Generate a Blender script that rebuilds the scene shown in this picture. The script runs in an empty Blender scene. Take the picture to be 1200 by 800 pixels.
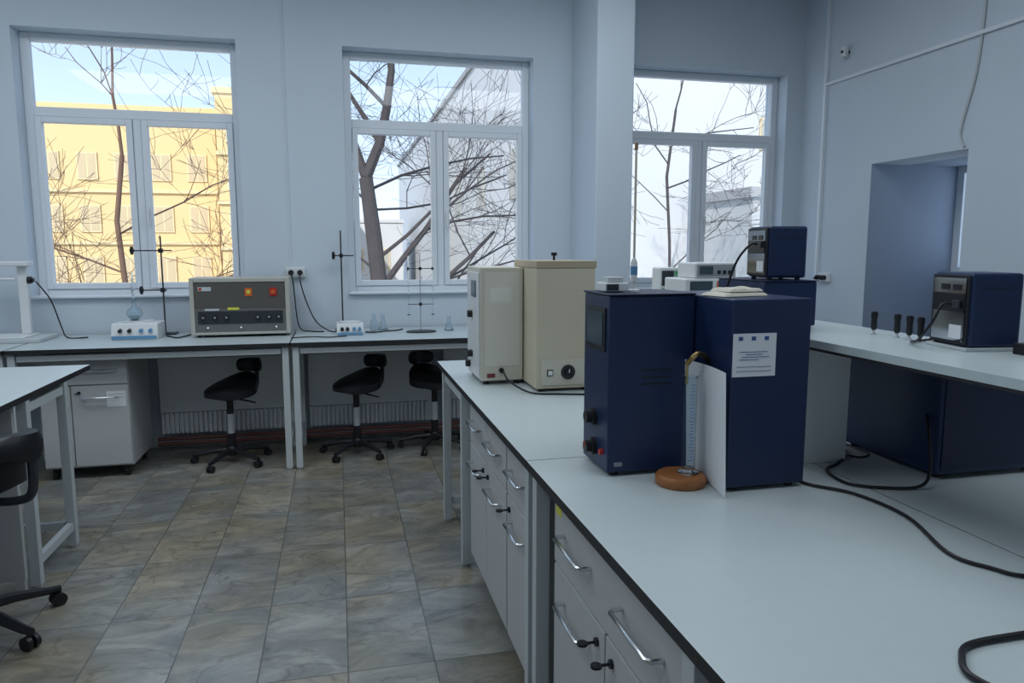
import bpy, bmesh, math, random
from mathutils import Vector, Matrix, noise as NZE
random.seed(7)
W=.92; SH=1.31
scene=bpy.context.scene
COL=scene.collection
# ---------------------------------------------------------------- materials
MT={}
def mat(name,col,rough=.5,metal=0,noise=0.0,nscale=8,bump=0,trans=0,ior=1.45,spec=None):
    if name in MT: return MT[name]
    m=bpy.data.materials.new(name); m.use_nodes=True
    nt=m.node_tree; b=nt.nodes['Principled BSDF']
    b.inputs['Base Color'].default_value=(*col,1)
    b.inputs['Roughness'].default_value=rough
    b.inputs['Metallic'].default_value=metal
    b.inputs['IOR'].default_value=ior
    if spec is not None: b.inputs['Specular IOR Level'].default_value=spec
    if trans: b.inputs['Transmission Weight'].default_value=trans
    if noise or bump:
        tc=nt.nodes.new('ShaderNodeTexCoord'); n=nt.nodes.new('ShaderNodeTexNoise')
        n.inputs['Scale'].default_value=nscale; n.inputs['Detail'].default_value=5
        nt.links.new(tc.outputs['Object'],n.inputs['Vector'])
        if noise:
            r=nt.nodes.new('ShaderNodeMix'); r.data_type='RGBA'
            r.inputs[6].default_value=(*[c*(1-noise) for c in col],1)
            r.inputs[7].default_value=(*[min(1,c*(1+noise)) for c in col],1)
            nt.links.new(n.outputs['Fac'],r.inputs[0]); nt.links.new(r.outputs[2],b.inputs['Base Color'])
        if bump:
            bp=nt.nodes.new('ShaderNodeBump'); bp.inputs['Strength'].default_value=bump; bp.inputs['Distance'].default_value=.01
            nt.links.new(n.outputs['Fac'],bp.inputs['Height']); nt.links.new(bp.outputs['Normal'],b.inputs['Normal'])
    MT[name]=m; return m
WALL=mat('wall_paint',(.58,.645,.71),.75,noise=.05,nscale=1.2)
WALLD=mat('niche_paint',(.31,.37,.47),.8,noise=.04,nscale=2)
CEIL=mat('ceiling_paint',(.7,.74,.78),.9)
PVC=mat('white_pvc',(.74,.78,.82),.35)
LAM=mat('worktop_laminate',(.52,.585,.59),.30,noise=.03,nscale=30)
EDGE=mat('black_edge',(.02,.02,.022),.5)
CAB=mat('cabinet_grey',(.50,.51,.51),.5,noise=.02,nscale=3)
FRM=mat('frame_grey',(.52,.56,.57),.45)
STEEL=mat('brushed_steel',(.70,.72,.74),.25,1)
CHROME=mat('chrome',(.8,.82,.85),.1,1)
BLACK=mat('black_plastic',(.012,.013,.016),.4)
DARK=mat('dark_grey_plastic',(.03,.034,.04),.45)
SILV=mat('mirror_metal_panel',(.42,.44,.46),.10,1)
CABLE=mat('black_rubber',(.008,.008,.01),.4)
BLUE=mat('navy_powder_coat',(.009,.023,.075),.40,noise=.06,nscale=60)
BLUE2=mat('navy_dark',(.006,.012,.045),.5)
CREAM=mat('cream_enamel',(.58,.53,.40),.45,noise=.03,nscale=4)
CREAMG=mat('greyed_cream_enamel',(.46,.45,.40),.45,noise=.03,nscale=4)
CREAML=mat('light_cream_front',(.61,.58,.48),.4)
CREAMW=mat('pale_cream_sheet',(.67,.65,.57),.4)
CREAM2=mat('cream_lid',(.44,.37,.26),.45)
WHITE=mat('white_plastic',(.72,.74,.74),.4)
PAPER=mat('white_paper',(.78,.80,.82),.8)
GREYP=mat('grey_brown_panel',(.10,.095,.085),.35,noise=.05,nscale=20)
STRIPM=mat('brushed_grey_strip',(.19,.19,.185),.35,.4)
WOODB=mat('varnished_wood',(.34,.13,.04),.4,noise=.35,nscale=25)
BRASS=mat('brass',(.55,.38,.16),.3,1)
RED=mat('red_plastic',(.5,.03,.02),.4)
ORANGE=mat('orange_plastic',(.65,.14,.03),.4)
YEL=mat('yellow_label',(.70,.70,.08),.6)
LBLUE=mat('light_blue_plastic',(.12,.30,.50),.4)
INK=mat('blue_ink',(.05,.10,.30),.7)
INKG=mat('grey_ink',(.25,.27,.30),.7)
RADM=mat('radiator_enamel',(.78,.81,.83),.4)
PIPE=mat('pipe_brown',(.18,.07,.06),.5)
SCREEN=mat('lcd_screen',(.05,.08,.10),.15)
GLASS=mat('lab_glass',(.85,.92,.95),.03,trans=1,ior=1.2)
LIQ=mat('blue_scale',(.04,.16,.5),.4)
CLOTH=mat('cream_cloth',(.58,.55,.46),.9,noise=.08,nscale=30)
def pane_mat():
    m=bpy.data.materials.new('window_glass'); m.use_nodes=True; nt=m.node_tree; nt.nodes.clear()
    o=nt.nodes.new('ShaderNodeOutputMaterial'); mx=nt.nodes.new('ShaderNodeMixShader')
    t=nt.nodes.new('ShaderNodeBsdfTransparent'); g=nt.nodes.new('ShaderNodeBsdfGlossy')
    g.inputs['Roughness'].default_value=.02; t.inputs['Color'].default_value=(.96,.98,1,1)
    mx.inputs[0].default_value=.04
    nt.links.new(t.outputs[0],mx.inputs[1]); nt.links.new(g.outputs[0],mx.inputs[2]); nt.links.new(mx.outputs[0],o.inputs[0]); return m
PANE=pane_mat()
def tile_mat():
    m=bpy.data.materials.new('stone_floor_tiles'); m.use_nodes=True; nt=m.node_tree; b=nt.nodes['Principled BSDF']
    N=nt.nodes.new; L=nt.links.new
    tc=N('ShaderNodeTexCoord'); mp=N('ShaderNodeMapping'); mp.inputs['Location'].default_value=(.005,.39,0)
    L(tc.outputs['Object'],mp.inputs['Vector'])
    def brick(c1,c2,mo):
        br=N('ShaderNodeTexBrick'); br.offset=0; br.squash=1
        br.inputs['Scale'].default_value=1; br.inputs['Brick Width'].default_value=.325; br.inputs['Row Height'].default_value=.6
        br.inputs['Mortar Size'].default_value=.0028; br.inputs['Mortar Smooth'].default_value=.2
        br.inputs['Color1'].default_value=c1; br.inputs['Color2'].default_value=c2; br.inputs['Mortar'].default_value=mo
        L(mp.outputs[0],br.inputs['Vector']); return br
    br=brick((.84,.84,.84,1),(1.12,1.12,1.12,1),(.42,.42,.42,1))
    rnd=brick((0,0,0,1),(1,1,1,1),(.5,.5,.5,1))
    sc=N('ShaderNodeVectorMath'); sc.operation='MULTIPLY_ADD'; sc.inputs[1].default_value=(9,5,3)
    L(rnd.outputs['Color'],sc.inputs[0]); L(tc.outputs['Object'],sc.inputs[2])
    rot=N('ShaderNodeMapping'); rot.inputs['Rotation'].default_value=(0,0,math.radians(-52)); rot.inputs['Scale'].default_value=(1.0,2.1,1)
    L(sc.outputs[0],rot.inputs['Vector'])
    n1=N('ShaderNodeTexNoise'); n1.inputs['Scale'].default_value=2.8; n1.inputs['Detail'].default_value=11; n1.inputs['Roughness'].default_value=.72; n1.inputs['Distortion'].default_value=.8
    L(rot.outputs[0],n1.inputs['Vector'])
    cr=N('ShaderNodeValToRGB'); E=cr.color_ramp.elements; E[0].position=.32; E[1].position=.70
    E[0].color=(.115,.125,.122,1); E[1].color=(.34,.34,.315,1)
    e=E.new(.5); e.color=(.205,.21,.198,1)
    L(n1.outputs['Fac'],cr.inputs[0])
    n3=N('ShaderNodeTexNoise'); n3.inputs['Scale'].default_value=1.6; n3.inputs['Detail'].default_value=5
    L(sc.outputs[0],n3.inputs['Vector'])
    r3=N('ShaderNodeMapRange'); r3.inputs['From Min'].default_value=.40; r3.inputs['From Max'].default_value=.62
    L(n3.outputs['Fac'],r3.inputs['Value'])
    mb_=N('ShaderNodeMix'); mb_.data_type='RGBA'; mb_.blend_type='MULTIPLY'; mb_.inputs[7].default_value=(1.10,.97,.76,1)
    L(r3.outputs[0],mb_.inputs[0]); L(cr.outputs[0],mb_.inputs[6])
    n2=N('ShaderNodeTexNoise'); n2.inputs['Scale'].default_value=1.7; n2.inputs['Detail'].default_value=7; n2.inputs['Distortion'].default_value=.9
    L(rot.outputs[0],n2.inputs['Vector'])
    vr=N('ShaderNodeValToRGB'); V=vr.color_ramp.elements; V[0].position=.486; V[0].color=(1,1,1,1); V[1].position=.514; V[1].color=(1,1,1,1); v=V.new(.5); v.color=(.70,.67,.61,1)
    L(n2.outputs['Fac'],vr.inputs[0])
    mv=N('ShaderNodeMix'); mv.data_type='RGBA'; mv.blend_type='MULTIPLY'; mv.inputs[0].default_value=1
    L(mb_.outputs[2],mv.inputs[6]); L(vr.outputs[0],mv.inputs[7])
    mx=N('ShaderNodeMix'); mx.data_type='RGBA'; mx.blend_type='MULTIPLY'; mx.inputs[0].default_value=1
    L(mv.outputs[2],mx.inputs[6]); L(br.outputs['Color'],mx.inputs[7]); L(mx.outputs[2],b.inputs['Base Color'])
    b.inputs['Roughness'].default_value=.28
    bp=N('ShaderNodeBump'); bp.inputs['Strength'].default_value=.25; bp.inputs['Distance'].default_value=.004; bp.invert=True
    L(br.outputs['Fac'],bp.inputs['Height']); L(bp.outputs[0],b.inputs['Normal'])
    return m
TILE=tile_mat()
# ---------------------------------------------------------------- mesh builder
class MB:
    def __init__(s): s.v=[]; s.f=[]; s.m=[]
    def add(s,vs,fs,mi=0):
        o=len(s.v); s.v+= [tuple(v) for v in vs]
        for i,f in enumerate(fs):
            s.f.append([o+k for k in f]); s.m.append(mi[i] if isinstance(mi,(list,tuple)) else mi)
        return s
    def box(s,x0,y0,z0,x1,y1,z1,mi=0,side=None):
        vs=[(x0,y0,z0),(x1,y0,z0),(x1,y1,z0),(x0,y1,z0),(x0,y0,z1),(x1,y0,z1),(x1,y1,z1),(x0,y1,z1)]
        fs=[(0,3,2,1),(4,5,6,7),(0,1,5,4),(1,2,6,5),(2,3,7,6),(3,0,4,7)]
        sd=mi if side is None else side
        return s.add(vs,fs,[mi,mi,sd,sd,sd,sd])
    def tube(s,pts,r,n=8,mi=0,cap=True):
        P=[Vector(p) for p in pts]; R=r if isinstance(r,(list,tuple)) else [r]*len(P)
        vs=[]; fs=[]; t0=(P[1]-P[0]).normalized()
        u=t0.orthogonal().normalized()
        for i,p in enumerate(P):
            t=(P[min(i+1,len(P)-1)]-P[max(i-1,0)])
            t=t.normalized() if t.length>1e-9 else t0
            u=(u-t*u.dot(t)); u=u.normalized() if u.length>1e-6 else t.orthogonal().normalized()
            w=t.cross(u)
            for k in range(n):
                a=2*math.pi*k/n; vs.append(p+(u*math.cos(a)+w*math.sin(a))*R[i])
        for i in range(len(P)-1):
            for k in range(n):
                a=i*n+k; b=i*n+(k+1)%n; fs.append((a,b,b+n,a+n))
        if cap: fs.append(tuple(range(n-1,-1,-1))); fs.append(tuple((len(P)-1)*n+k for k in range(n)))
        return s.add(vs,fs,mi)
    def cyl(s,a,b,r,r2=None,n=20,mi=0): return s.tube([a,b],[r,r if r2 is None else r2],n,mi)
    def lathe(s,prof,c=(0,0,0),n=24,mi=0,sx=1,sy=1):
        vs=[];fs=[]
        for r,z in prof:
            for k in range(n):
                a=2*math.pi*k/n; vs.append((c[0]+r*sx*math.cos(a),c[1]+r*sy*math.sin(a),c[2]+z))
        for i in range(len(prof)-1):
            for k in range(n):
                a=i*n+k;b=i*n+(k+1)%n; fs.append((a,b,b+n,a+n))
        if prof[0][0]>1e-5: fs.append(tuple(range(n-1,-1,-1)))
        if prof[-1][0]>1e-5: fs.append(tuple((len(prof)-1)*n+k for k in range(n)))
        return s.add(vs,fs,mi)
    def rbox(s,cx,cy,z0,z1,hx,hy,r,n=5,mi=0):
        ring=[]
        for sx,sy,a0 in((1,1,0),(-1,1,90),(-1,-1,180),(1,-1,270)):
            for k in range(n+1):
                a=math.radians(a0+90*k/n); ring.append((sx*(hx-r)+r*math.cos(a),sy*(hy-r)+r*math.sin(a)))
        m=len(ring); vs=[];fs=[]
        lv=[(z0,1),(z1,1)]
        for z,sc in lv: vs+=[(cx+x*sc,cy+y*sc,z) for x,y in ring]
        for k in range(m): a=k;b=(k+1)%m; fs.append((a,b,b+m,a+m))
        fs.append(tuple(range(m-1,-1,-1))); fs.append(tuple(m+k for k in range(m)))
        return s.add(vs,fs,mi)
def obj(name,mb,mats,parent=None,loc=(0,0,0),rot=(0,0,0),bevel=0,smooth=False,label=None):
    me=bpy.data.meshes.new(name); me.from_pydata(mb.v,[],mb.f)
    if not isinstance(mats,(list,tuple)): mats=[mats]
    for m in mats: me.materials.append(m)
    for i,p in enumerate(me.polygons): p.material_index=mb.m[i]; p.use_smooth=smooth
    bm=bmesh.new(); bm.from_mesh(me); bmesh.ops.recalc_face_normals(bm,faces=bm.faces[:]); bm.to_mesh(me); bm.free()
    if smooth: me.set_sharp_from_angle(angle=math.radians(40))
    o=bpy.data.objects.new(name,me); COL.objects.link(o)
    o.location=loc; o.rotation_euler=rot
    if parent: o.parent=parent
    if bevel:
        b=o.modifiers.new('bevel','BEVEL'); b.width=bevel; b.segments=2; b.limit_method='ANGLE'; b.angle_limit=math.radians(50)
    if label: o['label']=label
    return o
def thing(name,label,cat,loc=(0,0,0),rot=0,group=None):
    e=bpy.data.objects.new(name,None); COL.objects.link(e); e.empty_display_size=.05
    e.location=loc; e.rotation_euler=(0,0,rot); e['label']=label; e['category']=cat
    if group: e['group']=group
    return e
def solo(name,label,cat,mb,mats,loc=(0,0,0),rot=0,group=None,**k):
    o=obj(name,mb,mats,None,loc,(0,0,rot),**k); o['label']=label; o['category']=cat
    if group: o['group']=group
    return o
def struct(name,mb,mats,**k):
    o=obj(name,mb,mats,**k); o['kind']='structure'; return o
def clone(o,loc,rot,label=None):
    def cp(src,par):
        n=src.copy(); COL.objects.link(n)
        if par: n.parent=par
        for c in src.children: cp(c,n)
        return n
    n=cp(o,None); n.location=loc; n.rotation_euler=(0,0,rot)
    if label: n['label']=label
    return n
def smoothpts(P,k=6):
    P=[Vector(p) for p in P]; Q=[P[0]]+P+[P[-1]]; out=[]
    for i in range(1,len(Q)-2):
        a,b,c,d=Q[i-1],Q[i],Q[i+1],Q[i+2]
        for j in range(k):
            t=j/k
            out.append(.5*((2*b)+(-a+c)*t+(2*a-5*b+4*c-d)*t*t+(-a+3*b-3*c+d)*t**3))
    out.append(P[-1]); return out
def cable(P,r=.004,label='black rubber power cable lying on the worktop',name='cable',m=None,cat='cable'):
    mb=MB(); mb.tube(smoothpts(P),r,8); return solo(name,label,cat,mb,m or CABLE,smooth=True)
# ---------------------------------------------------------------- room shell
XL,XR,YF,YB,ZC=-4.6,4.26,-1.6,6.15,3.9
T=.35
wins=[(-2.245,-.715),(.085,1.66),(2.50,4.085)]
WZ0,WZ1=1.20,3.17
mb=MB(); xs=[XL-T]+[v for w in wins for v in w]+[XR+T]
for i in range(0,len(xs),2): mb.box(xs[i],YB,0,xs[i+1],YB+T,ZC)
for a,b in wins: mb.box(a,YB,0,b,YB+T,WZ0); mb.box(a,YB,WZ1,b,YB+T,ZC)
struct('wall_back',mb,WALL)
NY0,NY1,NZ=4.26,5.2,2.26
ND=.85
mb=MB()
mb.box(XR,YF,0,XR+T,NY0,ZC); mb.box(XR,NY1,0,XR+T,YB,ZC); mb.box(XR,NY0,NZ,XR+T,NY1,ZC)
struct('wall_right',mb,WALL)
mb=MB()
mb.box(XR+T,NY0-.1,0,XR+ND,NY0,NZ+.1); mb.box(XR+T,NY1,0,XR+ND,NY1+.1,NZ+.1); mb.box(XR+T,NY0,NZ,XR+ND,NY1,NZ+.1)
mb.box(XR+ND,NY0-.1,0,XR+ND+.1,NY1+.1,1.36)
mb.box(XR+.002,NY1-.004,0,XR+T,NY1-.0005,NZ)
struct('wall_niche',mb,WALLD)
struct('wall_left',MB().box(XL-T,YF,0,XL,YB,ZC),WALL)
struct('wall_front',MB().box(XL-T,YF-T,0,XR+T,YF,ZC),WALL)
struct('floor',MB().box(XL-T,YF-T,-.2,XR+1.2,YB+T,0),TILE)
struct('ceiling',MB().box(XL-T,YF-T,ZC,XR+T,YB+T,ZC+.25),CEIL)
struct('wall_pillar',MB().box(2.0,5.52,0,2.31,YB,ZC),WALL,bevel=.012)
struct('baseboard_back',MB().box(XL,YB-.012,0,2.0,YB-.001,.08),FRM)
struct('baseboard_right',MB().box(XR-.012,YF,0,XR-.001,NY0,.08),FRM)
def window(n,x0,x1,z0,z1,y):
    mb=MB(); d0,d1=y,y+.06; fw=.062
    mb.box(x0,d0,z0,x0+fw,d1,z1).box(x1-fw,d0,z0,x1,d1,z1).box(x0+fw,d0,z0,x1-fw,d1,z0+fw).box(x0+fw,d0,z1-fw,x1-fw,d1,z1)
    zt=2.60; mb.box(x0+fw,d0,zt-.035,x1-fw,d1,zt+.035)
    xm=(x0+x1)/2; mb.box(xm-.03,d0,z0+fw,xm+.03,d1,zt-.035)
    w=struct('window_%d'%n,mb,PVC,bevel=.006)
    for (a,b) in((x0+fw,xm-.03),(xm+.03,x1-fw)):
        s=MB(); k=.045; c0,c1=y-.015,y+.045; e=.002
        a+=e;b-=e;za=z0+fw+e;zb=zt-.035-e
        s.box(a,c0,za,a+k,c1,zb).box(b-k,c0,za,b,c1,zb).box(a+k,c0,za,b-k,c1,za+k).box(a+k,c0,zb-k,b-k,c1,zb)
        obj('sash',s,PVC,w,bevel=.005)
        obj('glass_pane',MB().box(a+k,y+.02,za+k,b-k,y+.026,zb-k),PANE,w)
    obj('glass_pane',MB().box(x0+fw,y+.02,zt+.035,x1-fw,y+.026,z1-fw),PANE,w)
    h=MB().box(xm+.042,y-.03,1.83,xm+.062,y-.016,1.90).box(xm+.045,y-.05,1.86,xm+.058,y-.03,1.875).box(xm+.044,y-.058,1.76,xm+.060,y-.046,1.88)
    obj('window_handle',h,WHITE,w,bevel=.003)
    obj('window_sill',MB().box(x0+.002,YB-.04,z0+.001,x1-.002,y-.001,z0+.02),PVC,w,bevel=.005)
    return w
for i,(a,b) in enumerate(wins): window(i+1,a,b,WZ0,WZ1,YB+.15)
mb=MB(); x=XR+ND
mb.box(x,NY0,1.36,x+.06,NY0+.06,NZ).box(x,NY1-.07,1.36,x+.06,NY1,NZ).box(x,NY0+.06,1.36,x+.06,NY1-.07,1.42).box(x,NY0+.06,NZ-.06,x+.06,NY1-.07,NZ)
w=struct('window_4',mb,PVC); obj('glass_pane',MB().box(x+.02,NY0+.06,1.42,x+.026,NY1-.07,NZ-.06),PANE,w)
struct('trim_1',MB().box(XR-.025,YF+.2,3.0,XR-.001,5.80,3.025),PVC)
struct('trim_2',MB().box(XR-.028,5.80,1.33,XR-.001,5.83,ZC),PVC)
struct('trim_3',MB().box(-.375,YB-.006,WZ0-.2,-.36,YB-.001,ZC),WALL)
cable([(XR-.010,4.20,3.89),(XR-.010,4.20,3.3),(XR-.010,4.23,2.8),(XR-.010,4.31,2.48),(XR-.010,4.33,2.35),(XR-.010,4.29,2.275)],.009,'grey cable hanging down the wall to the niche',m=FRM)
e=thing('motion_sensor','small white security sensor on a wall bracket','sensor',(XR,5.55,3.22))
obj('housing',MB().rbox(-.045,0,-.04,.04,.022,.025,.010),WHITE,e,smooth=True); obj('bracket',MB().box(-.022,-.01,-.01,-.0005,.01,.01),DARK,e); obj('lens',MB().cyl((-.067,0,0),(-.075,0,0),.012),BLACK,e)
def socket(loc,rot,label):
    e=thing('wall_socket',label,'socket',loc,rot)
    obj('faceplate',MB().box(-.075,-.035,-.04,.075,-.001,.04),WHITE,e,bevel=.006)
    for sx in(-.035,.035): obj('plug',MB().cyl((sx,-.035,0),(sx,-.075,0),.021).cyl((sx,-.075,0),(sx,-.09,-.01),.012),BLACK,e,smooth=True)
    return e
socket((-.33,YB,1.385),0,'white double wall socket with two black plugs')
socket((XR,5.70,1.32),-math.pi/2,'white wall socket with black plugs beside the conduit')
# ---------------------------------------------------------------- handles & cabinets
def handle_mb(L=.215,out=.034,r=.0062):
    mb=MB(); P=[(0,-L/2,0),(-out*.8,-L/2+.002,0),(-out,-L/2+.012,0),(-out,L/2-.012,0),(-out*.8,L/2-.002,0),(0,L/2,0)]
    mb.tube(P,r,8); return mb
def lockkey(parent,x,y,z):
    mb=MB().cyl((x,y,z),(x-.008,y,z),.011).box(x-.035,y-.002,z-.003,x-.008,y+.002,z+.003); 
    mb.lathe([(.0,-.004),(.014,-.003),(.014,.003),(0,.004)],(x-.04,y,z),14)
    obj('key',mb,[BLACK],parent,smooth=True)
def cabinet(loc,rot,cols,depth,label,h=.875,sticker=False,drawer_full=False,castors=False):
    w=sum(cols); e=thing('cabinet',label,'cabinet',loc,rot,)
    obj('carcass',MB().box(.018,0,.08,depth,w,h),CAB,e,bevel=.002)
    if castors:
        for cx in(.06,depth-.06):
            for cy in(.05,w-.05): obj('caster',MB().cyl((cx-.006,cy-.014,.03),(cx-.006,cy+.014,.03),.03,n=18).box(cx-.02,cy-.018,.055,cx+.02,cy+.018,.0795),BLACK,e,smooth=True)
    else: obj('plinth',MB().box(.06,.02,0,depth-.03,w-.02,.079),DARK,e)
    g=.004; zd=.655; y=0
    def front(nm,y0,y1,z0,z1,hs,key=None):
        f=obj(nm,MB().box(0,y0+g,z0+g,.0165,y1-g,z1-g),CAB,e,bevel=.002)
        for hy,hz in hs: obj('handle',handle_mb(),STEEL,f,loc=(0,hy,hz),smooth=True,label='brushed steel bow handle')
        if key: lockkey(f,0,key[0],key[1])
        if sticker and nm=='drawer' and y1>w-.01: obj('sticker',MB().box(-.001,y1-.07,z1-.06,0,y1-.02,z1-.02),YEL,f)
        return f
    if drawer_full:
        front('drawer',0,w,zd,h-.005,[(cols[0]/2,(zd+h)/2+.005)]+([(w-cols[-1]/2,(zd+h)/2+.005)] if len(cols)>1 and not castors else []))
    for i,c in enumerate(cols):
        if not drawer_full: front('drawer',y,y+c,zd,h-.005,[(y+c/2,(zd+h)/2+.005)],)
        front('door',y,y+c,.09,zd,[(y+c/2,zd-.085)] if not(castors and i) else [],key=(y+(.05 if i else c-.05),zd-.05))
        y+=c
    return e
cabinet((.60,1.12,0),0,[.425,.425],.72,'grey two-door base cabinet with a wide drawer under the bench',drawer_full=True,sticker=True)
cabinet((.60,.20,0),0,[.4,.4],.72,'grey base cabinet with drawers under the bench')
cabinet((.60,2.60,0),0,[.39,.39],.72,'grey base cabinet with two drawers and two doors')
cabinet((.60,2.20,0),0,[.39],.72,'narrow grey base cabinet with one drawer and door')
c=cabinet((-1.42,5.38,0),math.pi/2,[.36,.19],.55,'white mobile lab cabinet on castors with taped paper notes',drawer_full=True,h=.855,castors=True)
obj('paper_note',MB().box(-.002,.02,.50,-.0005,.14,.61).box(-.003,.03,.585,-.0021,.13,.588,1).box(-.003,.03,.565,-.0021,.11,.568,1),[PAPER,INKG],c)
# ---------------------------------------------------------------- benches
def bench(label,x0,x1,y0,y1,legs,rails=(),name='lab_bench'):
    e=thing(name,label,'bench',(x0,y0,0))
    X=x1-x0;Y=y1-y0
    obj('worktop',MB().box(0,0,W-.028,X,Y,W-.003,1,1).box(0,0,W-.003,X,Y,W,0,1),[LAM,EDGE],e,label='pale grey laminate worktop with black edge')
    for lx,ly in legs: obj('leg',MB().box(lx-x0-.022,ly-y0-.022,.012,lx-x0+.022,ly-y0+.022,W-.029).cyl((lx-x0,ly-y0,0),(lx-x0,ly-y0,.012),.018),FRM,e,bevel=.002)
    for (a,b,c,d,z) in rails: obj('rail',MB().box(min(a,c)-x0-.015*(a==c),min(b,d)-y0-.015*(b==d),z-.02,max(a,c)-x0+.015*(a==c),max(b,d)-y0+.015*(b==d),z+.02),FRM,e)
    return e
XA,XM,XE=.552,1.398,2.25
bench('grey laminate island bench section carrying the blue tester',XA,XM,.15,2.112,[(.585,2.06),(.585,1.06),(1.37,2.06)],[(.62,2.06,1.34,2.06,.86)])
bench('grey laminate island bench section carrying the cream oven',XA,XM,2.116,4.19,[(.585,2.155),(.585,3.43),(.585,4.05),(1.37,4.05),(1.37,2.155)],[(.585,3.46,.585,4.02,.85),(.61,4.05,1.34,4.05,.85),(.61,4.05,1.34,4.05,.12)])
bench('grey laminate island bench on the other side of the shelf',XM+.003,XE,.15,2.112,[(2.2,2.06),(2.2,.3),(1.44,2.06)])
bench('grey laminate island bench at the other side far end',XM+.003,XE,2.116,4.19,[(2.2,2.155),(2.2,4.05),(1.44,4.05)])
def tbl(label,x0,x1,y0=5.26,y1=6.03):
    l=[(x0+.03,y0+.04),(x1-.03,y0+.04),(x0+.03,y1-.09),(x1-.03,y1-.09)]
    return bench(label,x0,x1,y0,y1+.09,l,[(x0+.06,y0+.04,x1-.06,y0+.04,.86),(x0+.03,y0+.06,x0+.03,y1-.11,.18),(x1-.03,y0+.06,x1-.03,y1-.11,.18)],name='lab_table')
tbl('pale laminate table with grey steel legs by the window',-2.11,-.345)
tbl('pale laminate table with grey steel legs under the window',-.335,1.95)
tbl('pale laminate table with grey steel legs by the side wall',-4.0,-2.12)
bench('pale laminate island table with open grey steel frame',-2.9,-1.385,1.2,4.52,[(-1.41,3.66),(-1.41,4.14),(-2.85,4.12),(-1.41,1.4)],[(-1.41,3.69,-1.41,4.11,.85),(-1.41,3.69,-1.41,4.11,.12),(-1.44,4.14,-2.8,4.14,.85),(-1.44,4.14,-2.8,4.14,.12)],name='lab_table')
solo('side_panel','grey panel closing the end of the island table','panel',MB().box(-1.98,3.60,.06,-1.436,3.63,.885).box(-1.98,3.60,0,-1.94,3.63,.06).box(-1.48,3.60,0,-1.44,3.63,.06),CAB)
e=thing('raised_shelf','long raised grey laminate shelf running along the island','shelf',(1.33,.25,W))
obj('shelf_board',MB().box(0,0,SH-W-.030,.39,3.90,SH-W-.022,1,1).box(0,0,SH-W-.022,.39,3.90,SH-W,0,0),[LAM,EDGE],e)
for y in(.05,1.63,2.75,3.86): obj('support_panel',MB().box(.0,y,.0,.18,y+.03,SH-W-.031),WHITE,e,bevel=.002)
# ---------------------------------------------------------------- blue tester
def small_label(parent,x0,x1,y,z0,z1):
    mb=MB().box(x0,y-.0015,z0,x1,y-.0002,z1); w=x1-x0;h=z1-z0; yy=y-.0022
    for k in range(3): mb.box(x0+w*(.12+.3*k),yy,z1-h*.16,x0+w*(.22+.3*k),y-.0016,z1-h*.07,1)
    for k,(a,b) in enumerate([(.15,.8),(.3,.7),(.2,.85),(.15,.6)]): mb.box(x0+w*a,yy,z1-h*(.42+.06*k)-.0015,x0+w*b,y-.0016,z1-h*(.42+.06*k),1)
    mb.box(x0+w*.1,yy,z0+h*.22,x0+w*.9,y-.0016,z0+h*.235,2); mb.box(x0+w*.1,yy,z0+h*.12,x0+w*.9,y-.0016,z0+h*.135,2)
    obj('paper_label',mb,[PAPER,INK,INKG],parent)
e=thing('fuel_tester','tall navy blue L-shaped laboratory tester with knobs on the bench','laboratory instrument',(.735,1.70,W))
H_=.52
obj('housing',MB().box(0,.20,.012,.262,.41,H_),BLUE,e,bevel=.004)
obj('housing',MB().box(.265,0,.012,.50,.41,H_),BLUE,e,bevel=.004)
for fx,fy in((.03,.23),(.03,.38),(.30,.03),(.47,.03),(.47,.38)): obj('foot',MB().cyl((fx,fy,0),(fx,fy,.0125),.014),BLACK,e)
obj('top_lid',MB().box(-.004,.196,H_+.0005,.262,.414,H_+.006),BLUE2,e,bevel=.002)
obj('display',MB().box(-.004,.225,.36,-.0002,.385,.485,0).box(-.006,.24,.375,-.0041,.37,.47,1),[BLACK,SCREEN],e)
for z in(.155,.065):
    obj('knob',MB().cyl((0,.31,z),(-.012,.31,z),.026).cyl((-.012,.31,z),(-.03,.31,z),.018),BLACK,e,smooth=True)
obj('knob_pointer',MB().box(-.0325,.308,.065,-.0302,.312,.08),ORANGE,e)
obj('indicator_lamp',MB().cyl((0,.24,.065),(-.01,.24,.065),.009),RED,e,smooth=True)
obj('vent',MB().box(.10,.198,.285,.19,.1995,.289).box(.10,.198,.265,.19,.1995,.269).box(.10,.198,.305,.19,.1995,.309),BLACK,e)
small_label(e,.268,.395,0,.315,.43)
obj('rating_plate',MB().box(.02,.198,.03,.045,.1997,.042),mat('dull_plate',(.25,.27,.3),.5),e)
P=smoothpts([(.20,.12,.335),(.205,.10,.355),(.225,.10,.365),(.25,.11,.355),(.266,.12,.34)])
obj('outlet_tube',MB().tube(P,.0075,8).tube([(.20,.12,.335),(.20,.12,.28)],.004,8),BRASS,e,smooth=True)
n=8; vs=[];fs=[]
for i in range(n+1):
    t=i/n; y=1.655+.30*t; x=.972+.018*math.sin(t*3.1)
    for z in(W+.003,W+.335): vs.append((x-.012*(z>1),y,z))
for i in range(n): fs.append((2*i,2*i+2,2*i+3,2*i+1))
o=solo('paper_sheet','white paper sheet standing against the blue tester','paper',MB().add(vs,fs),PAPER)
m=o.modifiers.new('t','SOLIDIFY'); m.thickness=.001
e=thing('measuring_cylinder','glass measuring cylinder with blue scale on round wooden base','measuring cylinder',(.915,1.80,W))
obj('wooden_base',MB().lathe([(.0,0),(.066,0),(.070,.005),(.070,.022),(.064,.03),(0,.03)],n=36),WOODB,e,smooth=True)
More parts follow.
